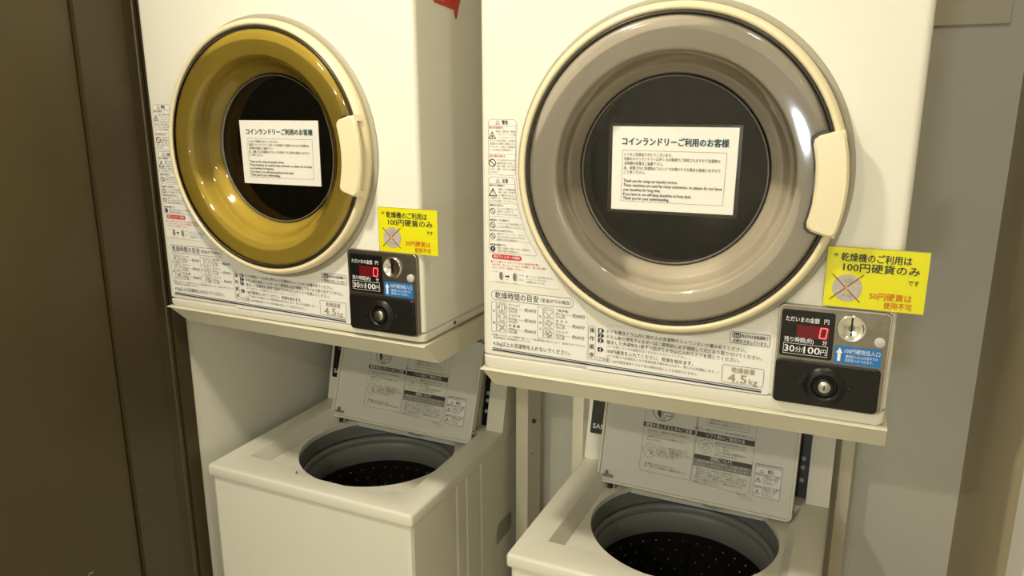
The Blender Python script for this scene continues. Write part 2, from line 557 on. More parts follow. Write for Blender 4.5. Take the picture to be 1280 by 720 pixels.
    b.text('毎日フィルターの掃除', 0.0225, 0.0670, 0.1621, 0.0052, Y2 - 0.0004, 'label', 0.01)
    for i, (s, x0, x1) in enumerate((('●ドラム奥のフィルターがつまると乾燥効率が悪く', 0.0170, 0.1000), ('なります。外して、フィルターを掃除し、乾く前に掃除', 0.0195, 0.1110), ('をしてからご使用ください。', 0.0195, 0.0740))):
        b.text(s, x0, x1, 0.1538 - i * 0.0048, 0.0036, Y2, 'inkred')
    for x in (0.0345, 0.0580):
        b.flat([(x + 0.0026 * cos(2 * pi * i / 18), 0.1315 + 0.0062 * sin(2 * pi * i / 18)) for i in range(18)], Y2, 'inkgrey')
        b.frame([(x + 0.001 + 0.0033 * cos(2 * pi * i / 18), 0.1315 + 0.0066 * sin(2 * pi * i / 18)) for i in range(18)], 0.0005, Y2 - 0.0002, 'ink')
    b.flat([(0.042, 0.1305), (0.0465, 0.1305), (0.0465, 0.1292), (0.0497, 0.1315), (0.0465, 0.1338), (0.0465, 0.1325), (0.042, 0.1325)], Y2, 'ink')
    b.text('フィルター', 0.018, 0.0300, 0.1375, 0.0028, Y2, 'inkgrey'); b.text('フィルターカバー', 0.025, 0.0440, 0.1212, 0.0024, Y2, 'inkgrey')
    b.text('フィルター', 0.0525, 0.0640, 0.1212, 0.0024, Y2, 'inkgrey'); b.text('外す', 0.0435, 0.0480, 0.1268, 0.0024, Y2, 'inkgrey')
    b.text('穴なし側', 0.0640, 0.0740, 0.1355, 0.0024, Y2, 'inkgrey'); b.text('穴が外側', 0.0640, 0.0730, 0.1280, 0.0024, Y2, 'inkgrey')
    for i, (s, x1) in enumerate((('●フィルターは必ず取り付ける。', 0.1230), ('フィルターカバーがつまると', 0.1120), ('乾燥時間が長くなります。', 0.1100))):
        b.text(s, 0.0780, x1, 0.1345 - i * 0.0045, 0.0031, Y2, 'inkgrey')
    b.build('warning_label', p)


def build_time_label(p):
    b = B()
    b.flat([(0.0145, 0.006), (0.1795, 0.006), (0.1795, 0.072), (0.176, 0.092), (0.160, 0.109), (0.0145, 0.109)], Y1, 'label')
    b.frame(rrect(0.0175, 0.0912, 0.1565, 0.1072, 0.0078, 6), 0.0007, Y2, 'inkgrey')
    b.text('乾燥時間の目安', 0.0245, 0.0990, 0.0992, 0.0112, Y2, 'ink')
    b.text('（室温20℃の場合）', 0.1020, 0.1520, 0.0990, 0.0062, Y2, 'inkgrey', 0.01)
    b.frame(rrect(0.0175, 0.0375, 0.0262, 0.0885, 0.0006, 2), 0.0005, Y2, 'inkgrey')
    b.text('化', 0.0200, 0.0240, 0.0730, 0.0045, Y2, 'ink'); b.text('繊', 0.0200, 0.0240, 0.0530, 0.0045, Y2, 'ink')
    b.frame(rrect(0.0975, 0.0365, 0.1068, 0.0880, 0.0006, 2), 0.0005, Y2, 'inkgrey')
    for s, z in (('も', 0.0725), ('め', 0.0625), ('ん', 0.0525)):
        b.text(s, 0.1002, 0.1042, z, 0.0045, Y2, 'ink')
    cells = [(0.0275, 0.0450, 'ワイシャツ', '約200g', '（約5枚）', '約30分'), (0.0275, 0.0450, 'ブラウス', '約200g', '（約6枚）', '約30分'),
             (0.0275, 0.0450, '作 業 服', '約800g', '（約3着）', '約60分')]
    cells2 = [(0.1080, 0.1250, '下着(半袖)', '約130g', '（約6枚）', '約60分'), (0.1080, 0.1250, 'タ オ ル', '約70g', '（約16枚）', '約60分'),
              (0.1080, 0.1250, 'パジャマ', '約500g', '（約1着）', '約60分')]
    for grp, tx, bx in ((cells, 0.0475, 0.0755), (cells2, 0.1280, 0.1555)):
        for i, (x0, x1, a, c, d, e) in enumerate(grp):
            z1 = 0.0882 - i * 0.0171
            z0 = z1 - 0.0158
            b.frame(rrect(x0, z0, x1, z1, 0.0022, 3), 0.0005, Y2, 'inkgrey')
            xm, zm = (x0 + x1) / 2, (z0 + z1) / 2
            k = i + (3 if grp is cells2 else 0)
            w = 0.0007
            if k == 0:
                shp = [(-.3, -.42), (.3, -.42), (.3, .2), (.42, -.2), (.48, -.1), (.3, .42), (.1, .42), (0, .25), (-.1, .42), (-.3, .42), (-.48, -.1), (-.42, -.2), (-.3, .2)]
                b.line((xm, zm - .006), (xm, zm + .004), w, Y2, 'inkgrey')
            elif k == 1:
                shp = [(-.26, -.42), (.26, -.42), (.24, .1), (.42, .0), (.46, .2), (.2, .42), (-.2, .42), (-.46, .2), (-.42, .0), (-.24, .1)]
            elif k == 2:
                shp = [(-.4, -.38), (-.2, -.4), (.05, -.05), (.3, -.4), (.44, -.25), (.12, .1), (.42, .3), (.25, .42), (-.05, .15), (-.3, .4), (-.42, .25), (-.1, .0)]
            elif k == 3:
                shp = [(-.12, -.44), (.12, -.44), (.16, -.12), (.44, -.05), (.38, .3), (.1, .3), (0, .42), (-.1, .3), (-.38, .3), (-.44, -.05), (-.16, -.12)]
            elif k == 4:
                shp = [(-.44, -.12), (.12, -.42), (.44, .1), (-.1, .4)]
                b.line((xm - .004, zm), (xm + .003, zm - .004), w, Y2, 'inkgrey')
                b.line((xm - .002, zm + .003), (xm + .005, zm - .001), w, Y2, 'inkgrey')
            else:
                shp = [(-.42, -.1), (-.1, -.42), (.3, -.4), (.42, .1), (.12, .42), (-.35, .38)]
                b.line((xm - .005, zm - .003), (xm + .004, zm + .004), w * 1.6, Y2, 'inkgrey')
                b.line((xm - .002, zm - .006), (xm + .005, zm - .001), w * 1.6, Y2, 'inkgrey')
                b.line((xm - .004, zm + .003), (xm + .001, zm - .004), w * 1.6, Y2, 'inkgrey')
            b.frame([(xm + q[0] * .015, zm + q[1] * .014) for q in shp], w, Y2, 'inkgrey')
            b.text(a, tx, tx + 0.0200, zm + 0.0050, 0.0045, Y2, 'ink')
            b.text(c, tx, tx + 0.0150, zm - 0.0006, 0.0050, Y2, 'inkgrey')
            b.text(d, tx, tx + 0.0160, zm - 0.0056, 0.0038, Y2, 'inkgrey')
            b.line((tx + 0.0165, zm - 0.001), (bx - 0.001, zm - 0.001), 0.0004, Y2, 'inkgrey')
            b.text(e, bx, bx + 0.0200, zm - 0.0006, 0.0062, Y2, 'ink')
    b.text('※容量およびセンイの種類や量によって乾燥時間が変化します。室温が10℃下がると', 0.0170, 0.1770, 0.0330, 0.0034, Y2, 'inkgrey')
    b.text('乾燥時間は1.3倍程度長くなります。', 0.0210, 0.0860, 0.0283, 0.0034, Y2, 'inkgrey')
    b.text('4.5kg以上の洗濯物を入れないでください。', 0.0205, 0.1530, 0.0183, 0.0078, Y2, 'ink')
    b.build('drying_time_label', p)


def build_operation_label(p):
    b = B()
    b.flat([(0.1800, -0.0035), (0.4470, -0.0035), (0.4500, 0.000), (0.4500, 0.0870), (0.4460, 0.0905), (0.3900, 0.0905), (0.3880, 0.0700), (0.1800, 0.0700)], Y1 + 0.00005, 'label')
    b.frame(rrect(0.1815, 0.0135, 0.1930, 0.0672, 0.001, 2), 0.0005, Y2, 'inkgrey')
    for i, s in enumerate('操作順序'):
        b.text(s, 0.1836, 0.1910, 0.0605 - i * 0.0133, 0.0082, Y2, 'ink', 0.005)
    for i, z in enumerate((0.0615, 0.0536, 0.0456, 0.0312)):
        b.flat([(0.1968, z - 0.0034), (0.2035, z - 0.0034), (0.2068, z), (0.2035, z + 0.0034), (0.1968, z + 0.0034)], Y2, 'inknavy')
        b.text(str(i + 1), 0.1994, 0.2022, z, 0.0068, Y2 - 0.0004, 'label', 0.02)
    rows = [('ドアを開きドラム内に他の人の洗濯物が入っていないか確かめてください。', 0.2110, 0.4150, 0.0602, 0.0062, 'ink'),
            ('ドラム奥の排気フィルターはご使用前に必ず掃除して元どおり取り付けてください。', 0.2110, 0.4370, 0.0517, 0.0062, 'ink'),
            ('脱水した洗濯物を1枚ずつ広げてドラムに入れてドアを閉じてください。', 0.2110, 0.4070, 0.0437, 0.0062, 'ink'),
            ('(ドアを閉じるとき洗濯物がはさまらないようにしてください。)', 0.2110, 0.3370, 0.0368, 0.0044, 'inkgrey'),
            ('100円硬貨を入れてください。乾燥を始めます。', 0.2115, 0.3420, 0.0290, 0.0066, 'ink'),
            ('(ドアを開ければ運転はとまり乾燥状態を確かめられます。閉じれば再運転します。)', 0.2110, 0.3785, 0.0218, 0.0044, 'inkgrey'),
            ('100円硬貨専用ですので他の硬貨は投入しても返却されません。', 0.2210, 0.3500, 0.0138, 0.0044, 'inkgrey')]
    for s, x0, x1, z, h, m in rows:
        b.text(s, x0, x1, z + 0.0012, h, Y2, m, 0.0, -0.016)
    b.frame(rrect(0.1955, 0.0128, 0.2185, 0.0190, 0.0012, 3), 0.0004, Y2, 'inkgrey')
    b.text('ご注意', 0.1985, 0.2155, 0.0160, 0.0046, Y2, 'inkgrey')
    b.frame(rrect(0.3915, 0.0670, 0.4460, 0.0845, 0.002, 3), 0.0006, Y2, 'inknavy')
    b.flat(rrect(0.3945, 0.0757, 0.4060, 0.0827, 0.001, 2), Y2, 'inknavy')
    b.text('End', 0.3958, 0.4046, 0.0795, 0.0060, Y2 - 0.0004, 'label', 0.02)
    b.text('表示中は送風運転で', 0.4070, 0.4435, 0.0790, 0.0052, Y2, 'ink', 0.01)
    b.text('衣類を冷ましています。', 0.3955, 0.4435, 0.0710, 0.0052, Y2, 'ink', 0.01)
    # thin and thick rule under the labels
    b.flat([(0.0190, 0.0098), (0.4395, 0.0026), (0.4395, 0.0036), (0.0190, 0.0108)], Y2, 'inknavy')
    b.flat([(0.0190, 0.0062), (0.4395, -0.0012), (0.4395, 0.0010), (0.0190, 0.0084)], Y2, 'inknavy')
    b.frame(rrect(0.3835, 0.0068, 0.4415, 0.0340, 0.003, 4), 0.0006, Y2, 'inkgrey')
    b.text('乾燥容量', 0.3970, 0.4290, 0.0272, 0.0080, Y2, 'inktan', 0.01)
    b.text('4.5', 0.3925, 0.4185, 0.0152, 0.0165, Y2, 'inktan', 0.012)
    b.text('kg', 0.4215, 0.4335, 0.0132, 0.0118, Y2, 'inktan')
    b.build('operation_label', p)


def build_control_panel(p):
    b = B()
    b.prism(rrect(0.4545, -0.0075, 0.5945, 0.1335, 0.0075, 6), -0.0065, 0.0002, 'steel', 0.0015)
    b.frame(rrect(0.4552, -0.0068, 0.5938, 0.1328, 0.0070, 6), 0.0012, -0.0067, 'chrome')
    cp = b.build('control_panel', p)
    # display
    y = -0.0072
    yt = y - 0.0008
    b = B()
    b.prism(rrect(0.4590, 0.0605, 0.5265, 0.1265, 0.0035, 4), y, -0.0060, 'gloss', 0.0004)
    b.text('ただいまの金額', 0.4645, 0.5070, 0.1138, 0.0072, yt, 'inkwhite', 0.008)
    b.text('円', 0.5130, 0.5190, 0.1140, 0.0072, yt, 'inkwhite', 0.008)
    b.rect(0.4795, 0.5205, 0.0885, 0.1068, yt, 'redlens')
    # seven segment digit 0
    x0, x1, z0, z1, w = 0.5085, 0.5168, 0.0908, 0.1048, 0.0015
    sk = 0.0012
    for a, c in (((x0, z0), (x1, z0)), ((x0 + sk, z1), (x1 + sk, z1)), ((x0, z0 + .0006), (x0 + sk / 2, (z0 + z1) / 2 - .0004)), ((x0 + sk / 2, (z0 + z1) / 2 + .0004), (x0 + sk, z1 - .0006)),
                 ((x1, z0 + .0006), (x1 + sk / 2, (z0 + z1) / 2 - .0004)), ((x1 + sk / 2, (z0 + z1) / 2 + .0004), (x1 + sk, z1 - .0006))):
        b.line(a, c, w, yt - 0.0004, 'redlit')
    b.text('残り時間(約)', 0.4645, 0.5020, 0.0848, 0.0072, yt, 'inkwhite', 0.008)
    b.text('分', 0.5130, 0.5190, 0.0845, 0.0072, yt, 'inkwhite', 0.008)
    b.frame([(0.4640, 0.0645), (0.5205, 0.0645), (0.5205, 0.0795), (0.4640, 0.0795)], 0.0005, yt, 'inkwhite')
    b.text('30', 0.4655, 0.4785, 0.0722, 0.0125, yt, 'inkwhite', 0.015)
    b.text('分/', 0.4795, 0.4895, 0.0715, 0.0085, yt, 'inkwhite')
    b.text('100', 0.4905, 0.5110, 0.0722, 0.0125, yt, 'inkwhite', 0.015)
    b.text('円', 0.5118, 0.5190, 0.0712, 0.0085, yt, 'inkwhite')
    tag(b.build('display', cp), 'black display window with a red lit digit')
    # coin slot
    b = B()
    b.lathe([(0.0182, -0.0063), (0.0178, -0.0092), (0.0165, -0.0098), (0.0150, -0.0088), (0.0110, -0.0070), (0.0005, -0.0062)], 0.5470, 0.1085, 'chrome', 48)
    b.prism(rrect(0.5459, 0.0985, 0.5481, 0.1235, 0.0008, 2), -0.0093, -0.0060, 'gloss')
    b.lathe([(0.0012, -0.0078), (0.0010, -0.0090), (0.0002, -0.0092)], 0.5405, 0.1085, 'steel', 12)
    tag(b.build('coin_slot', cp), 'round chrome coin slot with an upright slit')
    b = B()
    b.lathe([(0.0068, -0.0063), (0.0066, -0.0088), (0.0058, -0.0094), (0.0003, -0.0096)], 0.5825, 0.0935, 'greydot', 32)
    b.build('return_button', cp)
    b = B()
    b.prism(rrect(0.5290, 0.0588, 0.5865, 0.0835, 0.0025, 4), -0.0072, -0.0062, 'blue')
    b.flat([(0.5332, 0.0622), (0.5372, 0.0622), (0.5372, 0.0735), (0.5392, 0.0735), (0.5352, 0.0812), (0.5312, 0.0735), (0.5332, 0.0735)], -0.0078, 'inkwhite')
    b.text('100円硬貨投入口', 0.5415, 0.5845, 0.0772, 0.0068, -0.0078, 'inkwhite')
    b.text('連続投入および途中での', 0.5430, 0.5825, 0.0698, 0.0042, -0.0078, 'inkwhite')
    b.text('追加投入もできます。', 0.5430, 0.5775, 0.0645, 0.0042, -0.0078, 'inkwhite')
    tag(b.build('coin_label', cp), 'blue label with a white upward arrow')
    b = B()
    b.prism(rrect(0.4560, -0.0065, 0.5880, 0.0560, 0.0060, 5), -0.0105, -0.0060, 'black', 0.0015)
    b.lathe([(0.0270, -0.0104), (0.0250, -0.0125), (0.0210, -0.0150), (0.0185, -0.0158), (0.0165, -0.0145), (0.0150, -0.0118)], 0.5210, 0.0240, 'black', 48)
    for dx in (-0.031, 0.031):
        b.lathe([(0.0026, -0.0104), (0.0022, -0.0118), (0.0003, -0.0120)], 0.5210 + dx, 0.0245, 'black', 16)
    bp = b.build('coin_box_door', cp)
    b = B()
    b.lathe([(0.0125, -0.0108), (0.0120, -0.0150), (0.0108, -0.0156), (0.0088, -0.0140)], 0.5210, 0.0240, 'black', 40)
    b.lathe([(0.0088, -0.0130), (0.0086, -0.0152), (0.0070, -0.0162), (0.0003, -0.0163)], 0.5210, 0.0240, 'lock', 40)
    b.prism([(0.5202, 0.0205), (0.5218, 0.0205), (0.5218, 0.0275), (0.5202, 0.0275)], -0.0166, -0.0150, 'gloss')
    tag(b.build('key_lock', cp), 'chrome key lock cylinder')


def build_door(p, cover, window, fit):
    wdx = fit[4]
    b = B()
    b.lathe([(0.2110, 0.004), (0.2110, -0.0200), (0.2126, -0.0236), (0.2150, -0.0250), (0.2186, -0.0240), (0.2213, -0.0210), (0.2228, -0.0165), (0.2230, -0.0110), (0.2226, -0.0030), (0.221, -0.002)], DU, DV, 'plastic', 128)
    door = b.build('door', p)
    b = B()
    b.lathe([(0.218, 0.000), (0.2308, 0.000), (0.2313, -0.0012), (0.2305, -0.0030), (0.2290, -0.0036), (0.218, -0.0038)], DU, DV, 'gasket', 128, close=True)
    tag(b.build('door_gasket', door), 'grey rubber door gasket')
    b = B()
    b.lathe([(0.2112, -0.0140), (0.2112, -0.0222), (0.2085, -0.0236), (0.2068, -0.0222), (0.2066, -0.0140)], DU, DV, 'rubber', 128)
    b.build('edge_seal', door)
    # tinted cover: flat shoulder, step, then a dish running back to the window
    b = B()
    b.lathe([(0.2070, -0.0180), (0.2068, -0.0235), (0.2045, -0.0275), (0.2005, -0.0298), (0.1975, -0.0304), (0.1960, -0.0305), (0.1800, -0.0305), (0.1655, -0.0305), (0.1640, -0.0304),
             (0.1612, -0.0285), (0.1575, -0.0215), (0.1530, -0.0140), (0.1505, -0.0070), (0.1470, -0.0005), (0.1420, 0.0050), (0.1360, 0.0105), (0.1320, 0.0165), (0.1300, 0.0200)], DU, DV, cover, 128, dx=wdx)
    tag(b.build('tinted_cover', door), 'see-through tinted plastic ring of the door')
    b = B()
    b.lathe([(0.2064, -0.0185), (0.2040, -0.0215), (0.1980, -0.0225), (0.1665, -0.0215), (0.1635, -0.0205), (0.1624, -0.0150), (0.1612, 0.0010), (0.1600, 0.0042), (0.1580, 0.0050), (0.1500, 0.0058), (0.1480, 0.0080), (0.1370, 0.0140), (0.1338, 0.0200), (0.1330, 0.0600)], DU, DV, 'bowl', 128, dx=wdx)
    b.build('backing_ring', door)
    b = B()
    b.lathe([(0.1325, 0.0188), (0.1310, 0.0178), (0.1295, 0.0185), (0.1290, 0.0225)], DU + wdx, DV, 'seal', 128)
    b.build('window_seal', door)
    b = B()
    b.lathe([(0.1300, 0.0205), (0.06, 0.0205), (0.0005, 0.0205)], DU + wdx, DV, window, 96)
    tag(b.build('window', door), 'dark round door window')
    # handle: arched plate with a finger groove behind its outer edge
    b = B()

    def sector(r0, r1, a, y0, y1, m, bev=0.003):
        """annular sector of half-angle a about the 3 o'clock direction, rounded corners"""
        pts = []
        n = 14
        rc = 0.009
        ro = [(-a, r0, 0), ]
        da = rc / r1
        for i in range(n + 1):
            t = -a + da + (2 * a - 2 * da) * i / n
            pts.append((DU + r1 * cos(t), DV + r1 * sin(t)))
        da0 = rc / r0
        pts.append((DU + (r1 - rc * .3) * cos(a - da * .3), DV + (r1 - rc * .3) * sin(a - da * .3)))
        pts.append((DU + (r1 - rc) * cos(a), DV + (r1 - rc) * sin(a)))
        pts.append((DU + (r0 + rc) * cos(a), DV + (r0 + rc) * sin(a)))
        pts.append((DU + (r0 + rc * .3) * cos(a - da0 * .3), DV + (r0 + rc * .3) * sin(a - da0 * .3)))
        for i in range(n + 1):
            t = a - da0 - (2 * a - 2 * da0) * i / n
            pts.append((DU + r0 * cos(t), DV + r0 * sin(t)))
        pts.append((DU + (r0 + rc * .3) * cos(-a + da0 * .3), DV + (r0 + rc * .3) * sin(-a + da0 * .3)))
        pts.append((DU + (r0 + rc) * cos(-a), DV + (r0 + rc) * sin(-a)))
        pts.append((DU + (r1 - rc) * cos(-a), DV + (r1 - rc) * sin(-a)))
        pts.append((DU + (r1 - rc * .3) * cos(-a + da * .3), DV + (r1 - rc * .3) * sin(-a + da * .3)))
        b.prism(pts, y0, y1, m, bev)
    sector(0.1835, 0.2105, radians(18.9), -0.0315, -0.016, 'rubber', 0.0005)  # dark sheet painting the shadow in the gap round the handle
    sector(0.1865, 0.2245, radians(17.6), -0.0430, -0.0345, 'plastic', 0.003)
    sector(0.1875, 0.2030, radians(17.3), -0.0370, -0.0200, 'plastic', 0.0005)
    for s in (1, -1):
        a0 = s * radians(14.7)
        b.lathe([(0.198, -0.0385), (0.2240, -0.0385), (0.2250, -0.0205), (0.198, -0.0200)], DU, DV, 'plastic', 4, min(a0, a0 + s * radians(2.6)), max(a0, a0 + s * radians(2.6)), smooth=False, close=True)
    h = b.build('handle', door, auto=40)
    sx, sz, mu, mv, _ = fit
    h.location = (0, 0, -0.003)
    door.scale = (sx, 1.0, sz)
    door.location = (DU * (1 - sx) + mu, 0.0, DV * (1 - sz) + mv)
    return door


def make_dryer(label, loc, rot, cover, window, tilt=0.0, base=0.020, fit=(1, 1, 0, 0, 0)):
    t = thing('coin_dryer', label, 'dryer', loc, rot, 'stacked coin dryers', tilt)
    b = B()
    pts = rrect(0.0, 0.0, 0.6, 0.5, 0.011, 5)           # plan of the cabinet (x, depth)
    n = len(pts)
    vs = [(p[0], p[1], -0.0005) for p in pts] + [(p[0], p[1], 0.70) for p in pts]
    b.faces(vs, [(i, (i + 1) % n, n + (i + 1) % n, n + i) for i in range(n)] + [tuple(reversed(range(n))), tuple(range(n, 2 * n))], 'enamel')
    cab = b.build('cabinet', t, recalc=True)
    b = B()
    b.lathe([(0.0, -0.1), (0.205, -0.1), (0.205, 0.42), (0.0, 0.42)], DU, DV, 'enamel', 96)
    cut = b.build('cut', recalc=True)
    cut.parent = None
    cut.location = loc
    cut.rotation_euler = (0, tilt, rot)
    bpy.context.view_layer.update()
    boolean(cab, [cut])
    auto_smooth(cab.data, 35)
    b = B()
    pts = rrect(0.003, 0.003, 0.597, 0.497, 0.011, 5)
    rows = [(0.004, -0.0005), (0.004, -0.0040), (0.0, -0.0060), (0.0, 0.005 - base), (0.003, -base)]
    vs = []
    for ins, z in rows:
        q = rrect(0.0 + ins, 0.0 + ins, 0.6 - ins, 0.5 - ins, 0.011, 5)
        vs += [(x, y, z) for x, y in q]
    n = len(pts)
    fs = []
    for r in range(len(rows) - 1):
        fs += [(r * n + i, (r + 1) * n + i, (r + 1) * n + (i + 1) % n, r * n + (i + 1) % n) for i in range(n)]
    fs += [tuple(range(n)), tuple(reversed(range((len(rows) - 1) * n, len(rows) * n)))]
    b.faces(vs, fs, 'enamel')
    b.lathe([(0.0005, 0)], 0, 0, 'enamel', 3)
    b.build('base_strip', t, auto=40, recalc=True)
    b = B()
    b.lathe([(0.1345, 0.062), (0.1500, 0.07), (0.2000, 0.09), (0.2030, 0.30), (0.19, 0.37), (0.1000, 0.395), (0.0005, 0.40)], DU, DV, 'drum', 72)
    for k in range(3):
        a = 0.6 + k * 2 * pi / 3
        b.lathe([(0.201, 0.10), (0.175, 0.11), (0.175, 0.33), (0.201, 0.34)], DU, DV, 'drum', 4, a, a + 0.16, close=True)
    b.build('drum', t)
    build_warning_label(t)
    build_time_label(t)
    build_operation_label(t)
    build_control_panel(t)
    build_door(t, cover, window, fit)
    b = B()
    b.lathe_z([(0.0035, 0), (0.003, 0.002), (0.0003, 0.0025)], 0, 0, 'rust', 16)
    b.build('side_screw', t, loc=(0.6, 0.102, -0.009), rot=(0, radians(90), 0))
    return t


def make_stand(label, loc, rot, posts, base=0.020):
    H = loc[2]
    t = thing('dryer_stand', label, 'stand', (loc[0], loc[1], 0), rot, 'steel stands carrying the dryers')
    b = B()
    # tray: flat shelf with a folded lip that slopes back and down on three sides
    z0, z1 = H - base - 0.0005, H - base - 0.042
    o = [(-0.001, -0.004), (0.604, -0.004), (0.604, 0.585), (-0.001, 0.585)]
    i_ = [(0.006, 0.036), (0.606, 0.036), (0.606, 0.585), (0.006, 0.585)]
    inn = [(0.020, 0.052), (0.590, 0.052), (0.590, 0.570), (0.020, 0.570)]
    vs = [(x, y, z0) for x, y in o] + [(x, y, z1) for x, y in i_] + [(x, y, z1 + 0.003) for x, y in inn] + [(x, y, z0 - 0.004) for x, y in inn]
    vs += [(x, y + (0.003 if k < 2 else 0), z0 + 0.0003) for k, (x, y) in enumerate(o)]
    fs = []
    for k in range(4):
        j = (k + 1) % 4
        fs += [(k, 4 + k, 4 + j, j), (4 + k, 8 + k, 8 + j, 4 + j), (8 + k, 12 + k, 12 + j, 8 + j), (16 + k, k, j, 16 + j)]
    fs += [(12, 13, 14, 15), (16, 17, 18, 19)]
    b.faces(vs, fs, 'stand')
    # rolled bead along the front edge
    n = 8
    ring = []
    for xx in (-0.001, 0.604):
        ring.append([(xx, -0.004 + 0.0032 * cos(2 * pi * q / n), z0 - 0.0012 + 0.0032 * sin(2 * pi * q / n) * 0.4) for q in range(n)])
    b.faces(ring[0] + ring[1], [(q, (q + 1) % n, n + (q + 1) % n, n + q) for q in range(n)] + [tuple(range(n)), tuple(range(n, 2 * n))], 'stand', False)
    b.build('tray', t, recalc=True)
    for (x0, x1, d, depth, side) in posts:
        b = B()
        b.box(x0, x1, d, d + 0.0022, 0.0, z1 + 0.02, 'stand')
        xs = (x1 - 0.0022, x1) if side > 0 else (x0, x0 + 0.0022)
        b.box(xs[0], xs[1], d + 0.0022, d + depth, 0.0, z1 + 0.02, 'stand')
        b.box(x0 - 0.004, x1 + 0.004, d - 0.01, d + depth, 0.0, 0.006, 'stand')
        b.build('post', t)
        if side > 0 and depth > 0.05:
            b = B()
            b.lathe_z([(0.0065, 0), (0.0065, 0.003), (0.004, 0.0035), (0.004, 0.007), (0.0003, 0.0075)], 0, 0, 'rust', 6)
            b.build('bolt', t, loc=(x1, d + 0.030, H - 0.372), rot=(0, radians(90), 0))
            b = B()
            b.lathe_z([(0.003, 0.0003), (0.0002, 0.0003)], 0, 0, 'rubber', 12)
            b.build('bolt_hole', t, loc=(x1, d + 0.026, H - 0.455), rot=(0, radians(90), 0))
    return t


Z_R = CAM_Z - 0.4059
Z_L = CAM_Z - 0.3874
R_LOC, R_ROT = (-0.04878, 1.20296, Z_R), -0.41381
L_LOC, L_ROT, L_TILT = (-0.68820, 1.49801, Z_L), -0.44964, -0.0057
dr = make_dryer('cream coin dryer on the right, with smoke-grey round door, beside the grey wall', R_LOC, R_ROT, 'smoke', 'smokewin', 0.0, 0.026, (1.012, 1.014, 0.0045, 0.0035, -0.006))
dl = make_dryer('cream coin dryer on the left, with amber round door, next to the brown door frame', L_LOC, L_ROT, 'amber', 'amberwin', L_TILT, 0.019, (1.0, 0.98, 0.0, -0.004, 0.0))
make_stand('cream steel stand with folded tray under the smoke-grey-door dryer', R_LOC, R_ROT,
           [(-0.012, 0.014, 0.500, 0.030, -1), (0.562, 0.586, 0.500, 0.030, -1)], 0.026)
make_stand('cream steel stand with folded tray under the amber-door dryer', L_LOC, L_ROT,
           [(0.000, 0.026, 0.556, 0.024, -1), (0.534, 0.565, 0.500, 0.075, 1)], 0.019)


# ------------------------------------------------------------------ washers
WW, WD = 0.521, 0.507


